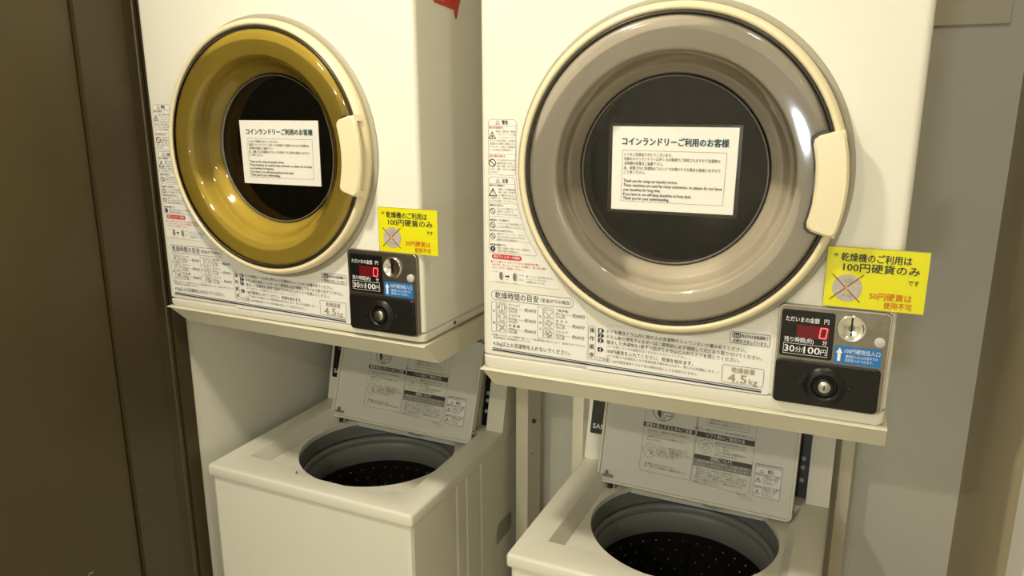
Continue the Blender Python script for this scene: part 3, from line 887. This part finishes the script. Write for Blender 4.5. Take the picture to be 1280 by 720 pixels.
def build_lid_label(b):
    y1, y2 = -0.0006, -0.0012
    ink, soft = 'barbrown', 'inksoft'
    # left column
    b.frame([(0.0925, 0.220), (0.0915, 0.050), (0.095, 0.041), (0.2030, 0.041), (0.2040, 0.220)], 0.0005, y1, soft)
    b.ring(0.131, 0.179, 0.0245, 0.0012, y1, ink, 32)
    # pictogram: hand with a garment at the edge of a tub
    b.flat([(0.117, 0.183), (0.119, 0.166), (0.126, 0.160), (0.127, 0.172), (0.124, 0.186), (0.136, 0.181), (0.139, 0.190), (0.126, 0.197), (0.119, 0.193)], y1, ink)
    b.frame([(0.130, 0.158), (0.132, 0.175), (0.149, 0.175), (0.149, 0.168), (0.135, 0.168), (0.134, 0.158)], 0.001, y1, ink)
    b.rect(0.0905, 0.2025, 0.1375, 0.1475, y1, ink)
    b.text('硬貨を投入するときのご注意', 0.0955, 0.1960, 0.1425, 0.0082, y2, 'label', 0.012)
    L = [('・洗濯する前に、洗濯物の量・汚れなどを確かめ', 0.099, 0.186, 0.1305), ('てください。', 0.101, 0.136, 0.1240), ('・洗濯機がふさがっているときは硬貨を入れないで', 0.099, 0.186, 0.1175), ('待って下さい。', 0.101, 0.132, 0.1105),
         ('・コイン（100円玉）を投入して', 0.126, 0.192, 0.0985), ('ください。釣銭は出ません。', 0.126, 0.192, 0.0935), ('・100円玉は、故障の原因となります。', 0.126, 0.199, 0.0885), ('曲がったものは使わないで', 0.128, 0.180, 0.0830), ('ください。', 0.128, 0.166, 0.0780),
         ('・脱水運転は、終わりまでお待ちください。', 0.100, 0.168, 0.0590), ('また、途中でふたを開けると自動的に停止します。', 0.102, 0.196, 0.0535)]
    for i, (s, x0, x1, z) in enumerate(L):
        b.text(s, x0, x1, z, 0.0047, y1, ink if i == 6 else soft)
    b.ring(0.111, 0.0875, 0.0148, 0.0006, y1, soft, 28)
    for q in range(3):
        b.line((0.104, 0.094 - q * .004), (0.118, 0.095 - q * .004), 0.0007, y1, soft)
    b.line((0.110, 0.078), (0.119, 0.087), 0.0010, y1, ink); b.line((0.119, 0.078), (0.110, 0.087), 0.0010, y1, ink)
    # right column
    b.frame([(0.2050, 0.046), (0.2055, 0.039), (0.318, 0.036), (0.3245, 0.043), (0.3250, 0.220), (0.2060, 0.220)], 0.0005, y1, soft)
    b.frame([(0.225, 0.162), (0.309, 0.162), (0.309, 0.205), (0.225, 0.205)], 0.0005, y1, soft)
    b.rect(0.229, 0.235, 0.188, 0.195, y1, ink)
    for i, (s, x1) in enumerate((('洗濯が終わりましたら早めに', 0.300), ('衣類を取り出してください。', 0.300), ('運転中はふたを開けないでください。', 0.304))):
        b.text(s, 0.229, x1, 0.1825 - i * 0.0068, 0.0050, y1, soft)
    b.text('・洗濯機でない。 故障しないで下さい。 水洗い専用の洗剤をご使用ください。', 0.196, 0.321, 0.1535, 0.0042, y1, soft)
    b.rect(0.2055, 0.3245, 0.1365, 0.1475, y1, ink)
    b.text('ソフト剤のご使用方法', 0.2250, 0.3050, 0.1420, 0.0082, y2, 'label', 0.008)
    b.ring(0.2270, 0.1190, 0.0140, 0.0006, y1, soft, 28)
    b.frame([(0.219, 0.114), (0.226, 0.110), (0.236, 0.117), (0.229, 0.122)], 0.0008, y1, soft)
    b.line((0.221, 0.121), (0.232, 0.126), 0.0012, y1, soft)
    for i, (s, x1) in enumerate((('最後すすぎの給水が終わったら、', 0.3100), ('ソフト剤を入れてください。', 0.3090), ('なお、脱水。', 0.2760), ('・ソフト剤の量は洗濯物1回分の', 0.3100), ('表示に合わせます。', 0.2940))):
        b.text(s, 0.2465, x1, 0.1300 - i * 0.0062, 0.0046, y1, soft)
    b.rect(0.2055, 0.3245, 0.0905, 0.0995, y1, ink)
    b.text('洗剤について', 0.2400, 0.2850, 0.0950, 0.0082, y2, 'label', 0.010)
    b.rect(0.2055, 0.3245, 0.0750, 0.0905, y1, 'bargrey')
    b.text('・洗剤は洗濯機に投入してください。（この時、粉も溶かし', 0.2095, 0.3210, 0.0868, 0.0042, y2, 'label')
    b.text('ください）。つけすぎると、すすぎが悪くなります。', 0.2110, 0.3200, 0.0798, 0.0042, y2, 'label')
    for i, (s, x1) in enumerate((('・洗濯するときは、洗濯に適した洗剤を使用します。', 0.3000), ('・洗剤が残るときは、すすぎ、脱水をやり直し、洗濯します。', 0.3180), ('・運転中に、洗濯物が片寄ると、自動的に止まります。', 0.3150), ('洗剤のつけすぎ、柔軟仕上剤の入れすぎもご注意。', 0.3170), ('そのまま運転を続けると、自動で給水します。', 0.3120), ('洗剤を入れすぎないでください。', 0.2640))):
        b.text(s, 0.2100, x1, 0.0705 - i * 0.0056, 0.0044, y1, soft)
    b.text('洗剤メーカー', 0.300, 0.3200, 0.0340, 0.0036, y1, soft)
    b.frame(rrect(0.307, 0.0265, 0.3300, 0.0320, 0.002, 3), 0.0004, y1, soft)
    # warning table on the right
    b.flat([(0.3315, 0.038), (0.3835, 0.038), (0.3835, 0.1005), (0.3315, 0.1005)], y1, 'label')
    b.frame([(0.3315, 0.038), (0.3835, 0.038), (0.3835, 0.1045), (0.3315, 0.1045)], 0.0006, y2, ink)
    b.text('本体の近くに火気を近づけないこと', 0.3335, 0.3810, 0.1020, 0.0038, y2, soft)
    b.line((0.3320, 0.0985), (0.3830, 0.0985), 0.0005, y2, ink)
    warning_tri(b, 0.3445, 0.0910, 0.0072, y2, ink)
    b.text('警告', 0.3560, 0.3680, 0.0910, 0.0075, y2, ink, 0.01)
    for z, z2 in ((0.0850, 0.0725), (0.0600, 0.0480)):
        b.line((0.3320, z + 0.0005), (0.3830, z + 0.0005), 0.0004, y2, ink)
        b.text('感電や死亡の恐れあり。お子様が', 0.3335, 0.3810, z - 0.0028, 0.0042, y2, soft, 0.01)
        warning_tri(b, 0.3390, z2, 0.0100, y2, ink)
        b.line((0.3390, z2 - .003), (0.3390, z2 + .0025), 0.0012, y2, ink)
        for q, s in enumerate(('手や腕が届く範囲に', '近づけないこと。', 'けがの恐れあり。')):
            b.text(s, 0.3480, 0.3790 - q * 0.004, z2 + 0.0045 - q * 0.0048, 0.0042, y2, soft)


def make_washer(label, loc, rot, H, lid):
    t = thing('top_loading_washer', label, 'washing machine', (loc[0], loc[1], 0), rot, 'top loading coin washers')
    # body shell with pressed ribs on the right-hand side
    b = B()
    x0, x1, y0, y1 = 0.006, WW - 0.006, 0.006, WD - 0.004
    side = [(x1, y0 + 0.010)]
    for yr in (0.18, 0.225, 0.295):
        side += [(x1, yr), (x1 - 0.004, yr + 0.004), (x1 - 0.004, yr + 0.010), (x1, yr + 0.014)]
    side += [(x1, y1)]
    plan = [(x0, y0 + 0.008), (x0 + 0.003, y0 + 0.002), (x0 + 0.008, y0), (x1 - 0.010, y0), (x1 - 0.003, y0 + 0.003)] + side + [(x0, y1)]
    n = len(plan)
    zt = H - 0.026
    vs = [(x, y, 0.035) for x, y in plan] + [(x, y, zt) for x, y in plan]
    b.faces(vs, [(i, (i + 1) % n, n + (i + 1) % n, n + i) for i in range(n)] + [tuple(reversed(range(n)))], 'washer')
    b.build('body', t, recalc=True)
    for fx, fy in ((0.05, 0.05), (WW - 0.05, 0.05), (0.05, WD - 0.05), (WW - 0.05, WD - 0.05)):
        b = B()
        b.lathe_z([(0.0005, 0.0), (0.022, 0.0), (0.022, 0.012), (0.012, 0.016), (0.012, 0.036)], fx, fy, 'black', 24)
        b.build('foot', t)
    # grip pocket low on the right side, near the back
    b = B()
    b.prism([(0, 0), (0.075, 0), (0.085, 0.012), (0.085, 0.042), (0.075, 0.05), (0.012, 0.05), (0, 0.03)], 0, 0.0012, 'sidegrey', 0.0003)
    b.build('side_grip', t, loc=(x1 + 0.0016, 0.385, H - 0.285), rot=(0, 0, radians(90)))
    # top cover: rim, sunken deck with a finger notch, round opening
    b = B()
    b.box(0, WW, 0, WD, H - 0.0285, H, 'washer', 0.0065, 3)
    top = b.build('top_cover', t)
    b = B()
    b.box(0.030, WW - 0.030, 0.030, 0.460, H - 0.046, H - 0.020, 'washer')
    skirt = b.build('skirt')
    rec = [(0.054, 0.070), (0.185, 0.066), (0.196, 0.060), (0.204, 0.046), (0.416, 0.046), (0.424, 0.060), (0.436, 0.066), (0.455, 0.067), (0.468, 0.078), (0.468, 0.395), (0.054, 0.395)]
    b = B()
    n = len(rec)
    cx, cy = 0.261, 0.25

    def shr(k):
        return [(cx + (x - cx) * (1 - k * abs(1 if abs(x - cx) > .15 else .3)), cy + (y - cy) * (1 - k * .6)) for x, y in rec]
    rows = [(shr(-0.004), H + 0.01), (rec, H + 0.0), (shr(0.008), H - 0.004), (shr(0.075), H - 0.026), (shr(0.080), H - 0.029), (shr(0.09), H - 0.050)]
    vs = []
    for q, z in rows:
        vs += [(x, y, z) for x, y in q]
    fs = [tuple(range(n)), tuple(reversed(range((len(rows) - 1) * n, len(rows) * n)))]
    for r in range(len(rows) - 1):
        fs += [(r * n + (i + 1) % n, r * n + i, (r + 1) * n + i, (r + 1) * n + (i + 1) % n) for i in range(n)]
    b.faces(vs, fs, 'washer')
    c1 = b.build('cut', recalc=True)
    HX, HY, HR = 0.261, 0.270, 0.1815
    b = B()
    pts = []
    for i in range(97):
        a = 2 * pi * i / 96
        px, py = HX + HR * cos(a), min(HY + HR * sin(a), 0.402)
        pts.append((px, py))
    pts = pts[:-1]
    n = len(pts)
    vs = [(x, y, H - 0.10) for x, y in pts] + [(x, y, H + 0.02) for x, y in pts]
    b.faces(vs, [(i, (i + 1) % n, n + (i + 1) % n, n + i) for i in range(n)] + [tuple(reversed(range(n))), tuple(range(n, 2 * n))], 'washer')
    c2 = b.build('cut', recalc=True)
    b = B()
    b.box(0.035, WW - 0.035, 0.035, 0.470, H - 0.042, H - 0.0310, 'washer')
    deck = b.build('deck', top)
    for c in (c1, c2, skirt):
        c.location = (loc[0], loc[1], 0)
        c.rotation_euler = (0, 0, rot)
    bpy.context.view_layer.update()
    boolean(top, [skirt], 'UNION')
    boolean(top, [c1])
    boolean(deck, [c2])
    md = top.modifiers.new('round', 'BEVEL')
    md.width = 0.0022
    md.segments = 2
    md.limit_method = 'ANGLE'
    md.angle_limit = radians(28)
    dg = bpy.context.evaluated_depsgraph_get()
    me = bpy.data.meshes.new_from_object(top.evaluated_get(dg))
    old = top.data
    top.modifiers.clear()
    top.data = me
    bpy.data.meshes.remove(old)
    me.name = 'top_cover'
    auto_smooth(top.data, 50)
    auto_smooth(deck.data, 30)
    # tub
    b = B()
    b.lathe_z([(0.2000, H - 0.0425), (0.1830, H - 0.0425), (0.1815, H - 0.0450), (0.1815, H - 0.0600), (0.1780, H - 0.0700), (0.1770, H - 0.0740), (0.1835, H - 0.0760), (0.1835, H - 0.0800)], HX, HY, 'tubdark', 96)
    b.lathe_z([(0.1840, H - 0.0800), (0.1800, H - 0.0790), (0.1740, H - 0.0820), (0.1725, H - 0.0880), (0.1745, H - 0.0960), (0.1745, H - 0.0985), (0.1725, H - 0.1000), (0.1725, H - 0.1440), (0.1735, H - 0.1460)], HX, HY, 'tub', 96)
    b.build('tub_ring', t)
    b = B()
    prof = [(0.1735, H - 0.1455), (0.1720, H - 0.16), (0.1720, H - 0.43), (0.15, H - 0.45), (0.0005, H - 0.455)]
    b.lathe_z(prof, HX, HY, 'basket', 72)
    for k in range(12):                       # upright ribs of the basket
        a = 2 * pi * k / 12 + 0.13
        r0, r1 = 0.1725, 0.1640
        vs = []
        for z in (H - 0.165, H - 0.43):
            for rr, da in ((r0, -.05), (r1, -.015), (r1, .015), (r0, .05)):
                vs.append((HX + rr * cos(a + da), HY + rr * sin(a + da), z))
        b.faces(vs, [(0, 1, 5, 4), (1, 2, 6, 5), (2, 3, 7, 6), (0, 3, 2, 1)], 'basket')
    for k in range(36):                       # perforations, their glints painted in as a pale colour
        for r in range(5):
            a = 2 * pi * (k + 0.5 * (r % 2)) / 36
            z = H - 0.165 - r * 0.024
            rr = 0.1716
            s = 0.0017
            cxp, cyp = HX + rr * cos(a), HY + rr * sin(a)
            tx, ty = -sin(a), cos(a)
            vs = [(cxp - tx * s, cyp - ty * s, z), (cxp, cyp, z - s), (cxp + tx * s, cyp + ty * s, z), (cxp, cyp, z + s), (cxp - cos(a) * 0.0012, cyp - sin(a) * 0.0012, z)]
            b.faces(vs, [(0, 1, 4), (1, 2, 4), (2, 3, 4), (3, 0, 4)], 'glint')
    b.lathe_z([(0.085, H - 0.452), (0.07, H - 0.435), (0.03, H - 0.425), (0.0005, H - 0.420)], HX, HY, 'tubdark', 36)
    b.build('basket', t)
    # console across the back: face leans away, strip of controls on the left, coin-box housing on the right
    ya, lean, hc = 0.4215, 0.25, 0.235

    def slab(bb, xa, xb, off, m, za=0.0, zb=hc, back=WD - 0.001, bev=0.0):
        vs = []
        for x in (xa, xb):
            vs += [(x, ya - off + lean * za, H + za), (x, back, H + za), (x, back, H + zb), (x, ya - off + lean * zb, H + zb)]
        bb.faces(vs, [(0, 1, 2, 3), (7, 6, 5, 4), (0, 4, 5, 1), (1, 5, 6, 2), (2, 6, 7, 3), (3, 7, 4, 0)], m)
    b = B()
    slab(b, 0.001, 0.452, 0.0, 'washer')
    b.build('console', t, recalc=True)
    b = B()
    sl = math.atan(lean)
    b.prism(rrect(0.0085, 0.058, 0.400, 0.195, 0.003, 3), -0.0012, 0.0006, 'gloss', 0.0003)
    b.text('SANYO', 0.0140, 0.0680, 0.0755, 0.0140, -0.0018, 'inkwhite', 0.02)
    b.ring(0.0260, 0.1370, 0.0048, 0.0009, -0.0018, 'inkwhite', 20)
    b.ring(0.0280, 0.1650, 0.0054, 0.0010, -0.0018, 'inkwhite', 20)
    b.text('ふた/ロック', 0.0120, 0.0420, 0.1505, 0.0052, -0.0018, 'inkgrey')
    b.text('スタート', 0.0430, 0.0600, 0.1650, 0.0052, -0.0018, 'inkgrey')
    b.flat([(0.0365, 0.1620), (0.0405, 0.1650), (0.0365, 0.1680)], -0.0018, 'inkwhite')
    cs = b.build('control_strip', t, loc=(0, ya, H), rot=(-sl, 0, 0))
    tag(cs, 'black strip of controls with white lettering')
    b = B()
    slab(b, 0.4525, 0.4755, -0.012, 'black')
    for z in (0.035, 0.060, 0.078):
        yy = ya + 0.012 + lean * z
        b.lathe([(0.0052, yy), (0.0048, yy - 0.003), (0.003, yy - 0.0045), (0.0003, yy - 0.005)], 0.4630, H + z, 'greydot', 14)
    tag(b.build('hinge_bracket', t, recalc=False), 'black bracket with bolts')
    b = B()
    slab(b, 0.476, WW - 0.0015, 0.010, 'lidrim')
    b.build('coin_box_housing', t, recalc=True)
    # lid, standing open
    u0, yl, tl, yawl = lid
    lo = B()
    LWd, LHt = 0.411, 0.245
    lo.prism(rrect(0.0, 0.0, LWd, LHt, 0.012, 5), 0.0, 0.012, 'lid', 0.001)
    # raised rim on the two sides and the hinge edge
    q = rrect(0.0, 0.0, LWd, LHt, 0.012, 5)
    lo.box(0.0, 0.0055, -0.006, 0.004, 0.010, LHt - 0.004, 'lidrim', 0.0015)
    lo.box(LWd - 0.0055, LWd, -0.006, 0.004, 0.010, LHt - 0.004, 'lidrim', 0.0015)
    lo.box(0.010, LWd - 0.010, -0.006, 0.004, 0.0, 0.0055, 'lidrim', 0.0015)
    for cxx, a0 in ((0.012, pi), (LWd - 0.012, 1.5 * pi)):
        lo.lathe([(0.012, 0.004), (0.012, -0.0045), (0.0105, -0.006), (0.0080, -0.006), (0.0065, -0.0045), (0.0065, 0.004)], cxx, 0.012, 'lidrim', 8, a0, a0 + pi / 2, close=True)
    build_lid_label(lo)
    lid_o = lo.build('lid', t, loc=(u0, yl, H - 0.020), rot=(-tl, 0, yawl))
    lid_o.rotation_euler = (Matrix.Rotation(yawl, 3, 'Z') @ Matrix.Rotation(-tl, 3, 'X')).to_euler()
    lid_o.scale = (0.9872, 0.9872, 0.9872)
    b = B()
    b.box(0.012, 0.036, -0.006, -0.0005, 0.012, 0.018, 'bargrey', 0.001)
    b.box(0.018, 0.024, -0.008, -0.0005, 0.018, 0.026, 'bargrey', 0.001)
    b.build('corner_bracket', lid_o)
    b = B()
    b.box(0.026, 0.036, -0.002, 0.010, -0.012, 0.0, 'black', 0.001)
    b.box(0.038, 0.043, -0.001, 0.010, -0.010, 0.0, 'sidegrey', 0.001)
    b.build('hinge_pin', lid_o)
    b = B()
    for z, s in ((0.018, 0.006), (0.030, 0.003)):
        b.prism(rrect(LWd + 0.0001, z, LWd + 0.0012, z + s, 0.0004, 2), 0.0, 0.006, 'rubber')
    b.build('lid_magnet', lid_o)
    b = B()
    b.prism([(0.232, -0.0005), (0.238, -0.007), (0.262, -0.007), (0.268, -0.0005)], 0.002, 0.006, 'tub')
    b.build('lid_catch', lid_o)
    return t


make_washer('cream top-loading washer on the right under the smoke-grey-door dryer, lid open', (-0.01174, 1.23049), -0.43045, CAM_Z - 0.7966,
            (0.0497, 0.3670, 0.2681, -0.0200))
make_washer('cream top-loading washer on the left under the amber-door dryer, lid open', (-0.66604, 1.53968), -0.42677, CAM_Z - 0.7773,
            (0.0543, 0.3670, 0.3450, -0.0133))


# ------------------------------------------------------------------ signs and notices
def on_front(loc, rot, tilt, u, d, v):
    return Matrix.Translation(Vector(loc)) @ Matrix.Rotation(rot, 4, 'Z') @ Matrix.Rotation(tilt, 4, 'Y') @ Vector((u, d, v))


def yellow_sign(label, loc, rot, tilt, u0, v0, w, h, d=-0.0022):
    b = B()
    k = w / 0.120
    j = h / 0.081
    b.prism(rrect(0, 0, w, h, 0.0006, 2), 0.0, 0.0014, 'yellow')

    def T(s, x0, x1, z, hh, m, bold=0.0):
        b.text(s, x0 * k, x1 * k, z * j, hh * j, -0.0005, m, bold)
    b.frame([(0, 0), (w, 0), (w, h), (0, h)], 0.0006, -0.0003, 'inktan')
    T('＊', 0.0075, 0.0145, 0.0700, 0.0085, 'ink')
    T('乾燥機のご利用は', 0.0175, 0.0995, 0.0678, 0.0112, 'ink', 0.016)
    T('100円硬貨のみ', 0.0210, 0.1100, 0.0548, 0.0118, 'ink', 0.016)
    T('です', 0.0980, 0.1105, 0.0400, 0.0068, 'ink', 0.014)
    T('50円硬貨は', 0.0555, 0.1045, 0.0190, 0.0098, 'inkbrown', 0.012)
    T('使用不可', 0.0730, 0.1055, 0.0078, 0.0088, 'inkbrown', 0.012)
    b.disc(0.0280 * k, 0.0268 * j, 0.0182 * k, -0.0004, 'coin', 40)
    b.text('50', 0.0235 * k, 0.0335 * k, 0.0365 * j, 0.0072, -0.0006, 'inktan')
    b.text('平成', 0.0220 * k, 0.0350 * k, 0.0160 * j, 0.0050, -0.0006, 'inktan')
    b.line((0.0090 * k, 0.0440 * j), (0.0450 * k, 0.0085 * j), 0.0011, -0.0008, 'inkdkred')
    b.line((0.0080 * k, 0.0100 * j), (0.0460 * k, 0.0455 * j), 0.0011, -0.0008, 'inkdkred')
    b.disc(0.0278 * k, 0.0268 * j, 0.0021, -0.0009, 'orange', 16)
    o = b.build('notice_card', loc=tuple(on_front(loc, rot, tilt, u0, d, v0)), rot=(0, tilt, rot))
    return tag(o, label, 'sign', 'yellow coin notices')


yellow_sign('yellow coin notice card overhanging the edge of the smoke-grey-door dryer', R_LOC, R_ROT, 0, 0.5080, 0.1360, 0.1205, 0.0810, -0.0058)
yellow_sign('yellow coin notice card stuck on the amber-door dryer above its coin slot', L_LOC, L_ROT, L_TILT, 0.5190, 0.1335, 0.1150, 0.0750, -0.0018)


def door_notice(label, loc, rot, tilt, u0, v0, w, h, film):
    b = B()
    k, j = w / 0.178, h / 0.1200
    if film:
        b.prism(rrect(-0.0055, -0.0045, w + 0.0045, h + 0.0035, 0.002, 3), 0.0, 0.0006, 'film')
    b.prism([(0.001, -0.0002), (w - 0.0015, 0.0006), (w, h), (0, h - 0.0004)], -0.0004, 0.0004, 'paper')
    y = -0.0010

    def T(s, x0, x1, z, hh, m, bold=0.0):
        b.text(s, x0 * k, x1 * k, z * j, hh * j, y, m, bold)
    T('コインランドリーご利用のお客様', 0.0150, 0.1650, 0.0985, 0.0110, 'inkteal', 0.034)
    b.frame([(0.0155 * k, 0.0125 * j), (0.1620 * k, 0.0125 * j), (0.1635 * k, 0.0860 * j), (0.0155 * k, 0.0862 * j)], 0.0004, y, 'inkgrey')
    rows = [('いつもご利用ありがとうございます。', 0.0185, 0.0880, 0.0802), ('当館のコインランドリーは多くのお客様がご利用されますので洗濯物の', 0.0185, 0.1550, 0.0740),
            ('長時間の放置はご遠慮下さい。', 0.0190, 0.0755, 0.0675), ('尚、放置された洗濯物はフロントでお預かりする場合も御座いますので', 0.0185, 0.1560, 0.0608), ('ご了承ください。', 0.0185, 0.0505, 0.0545)]
    for s, x0, x1, z in rows:
        T(s, x0, x1, z, 0.0049, 'inksoft', 0.006)
    for s, x1, z in (('Thank you for using our laundry service.', 0.0975, 0.0425), ('These machines are used by many customers, so please do not leave', 0.1595, 0.0362),
                     ('your laundries for long time.', 0.0735, 0.0297), ('If you leave it, we will keep laundries at front desk.', 0.1180, 0.0232), ('Thank you for your understanding.', 0.0865, 0.0172)):
        T(s, 0.0185, x1, z, 0.0058, 'ink', 0.008)
    if film:
        b.frame([(0.098 + 0.0085 * cos(2 * pi * i / 28), 0.1125 + 0.0075 * sin(2 * pi * i / 28)) for i in range(28)], 0.0010, y, 'label')
    o = b.build('door_notice', loc=tuple(on_front(loc, rot, tilt, u0, 0.0190, v0)), rot=(0, tilt, rot))
    return tag(o, label, 'notice', 'printed notices on the dryer doors')


door_notice('laminated white printed notice on the smoke-grey dryer door', R_LOC, R_ROT, 0, 0.2045, 0.2455, 0.1780, 0.1200, True)
door_notice('white printed paper notice on the amber dryer door', L_LOC, L_ROT, L_TILT, 0.2095, 0.2330, 0.1795, 0.1130, False)

# red speech-bubble sticker on the right side of the left dryer
b = B()
out = [(0.0, 0.010), (0.003, 0.006), (0.066, 0.000), (0.070, -0.013), (0.0735, -0.0135), (0.081, 0.006), (0.0885, 0.020), (0.086, 0.032), (0.080, 0.068), (0.003, 0.076), (0.0, 0.072)]
b.prism(out, -0.0009, -0.0004, 'red')
for s, x1, z in (('こちらの乾燥機を', 0.078, 0.066), ('使用したあとは、必ず', 0.078, 0.052), ('フィルターの掃除を', 0.080, 0.0385), ('お忘れなくしてくだ', 0.0800, 0.0255), ('さいね。', 0.0320, 0.0150)):
    b.text(s, 0.004, x1, z - 0.002, 0.0095, -0.0013, 'pink', 0.01)
o = b.build('bubble_sticker', loc=tuple(on_front(L_LOC, L_ROT, L_TILT, 0.6005, 0.058, 0.524)), rot=(0, 0, L_ROT + radians(90)))
tag(o, 'red speech-bubble sticker on the right side of the left dryer', 'sticker')
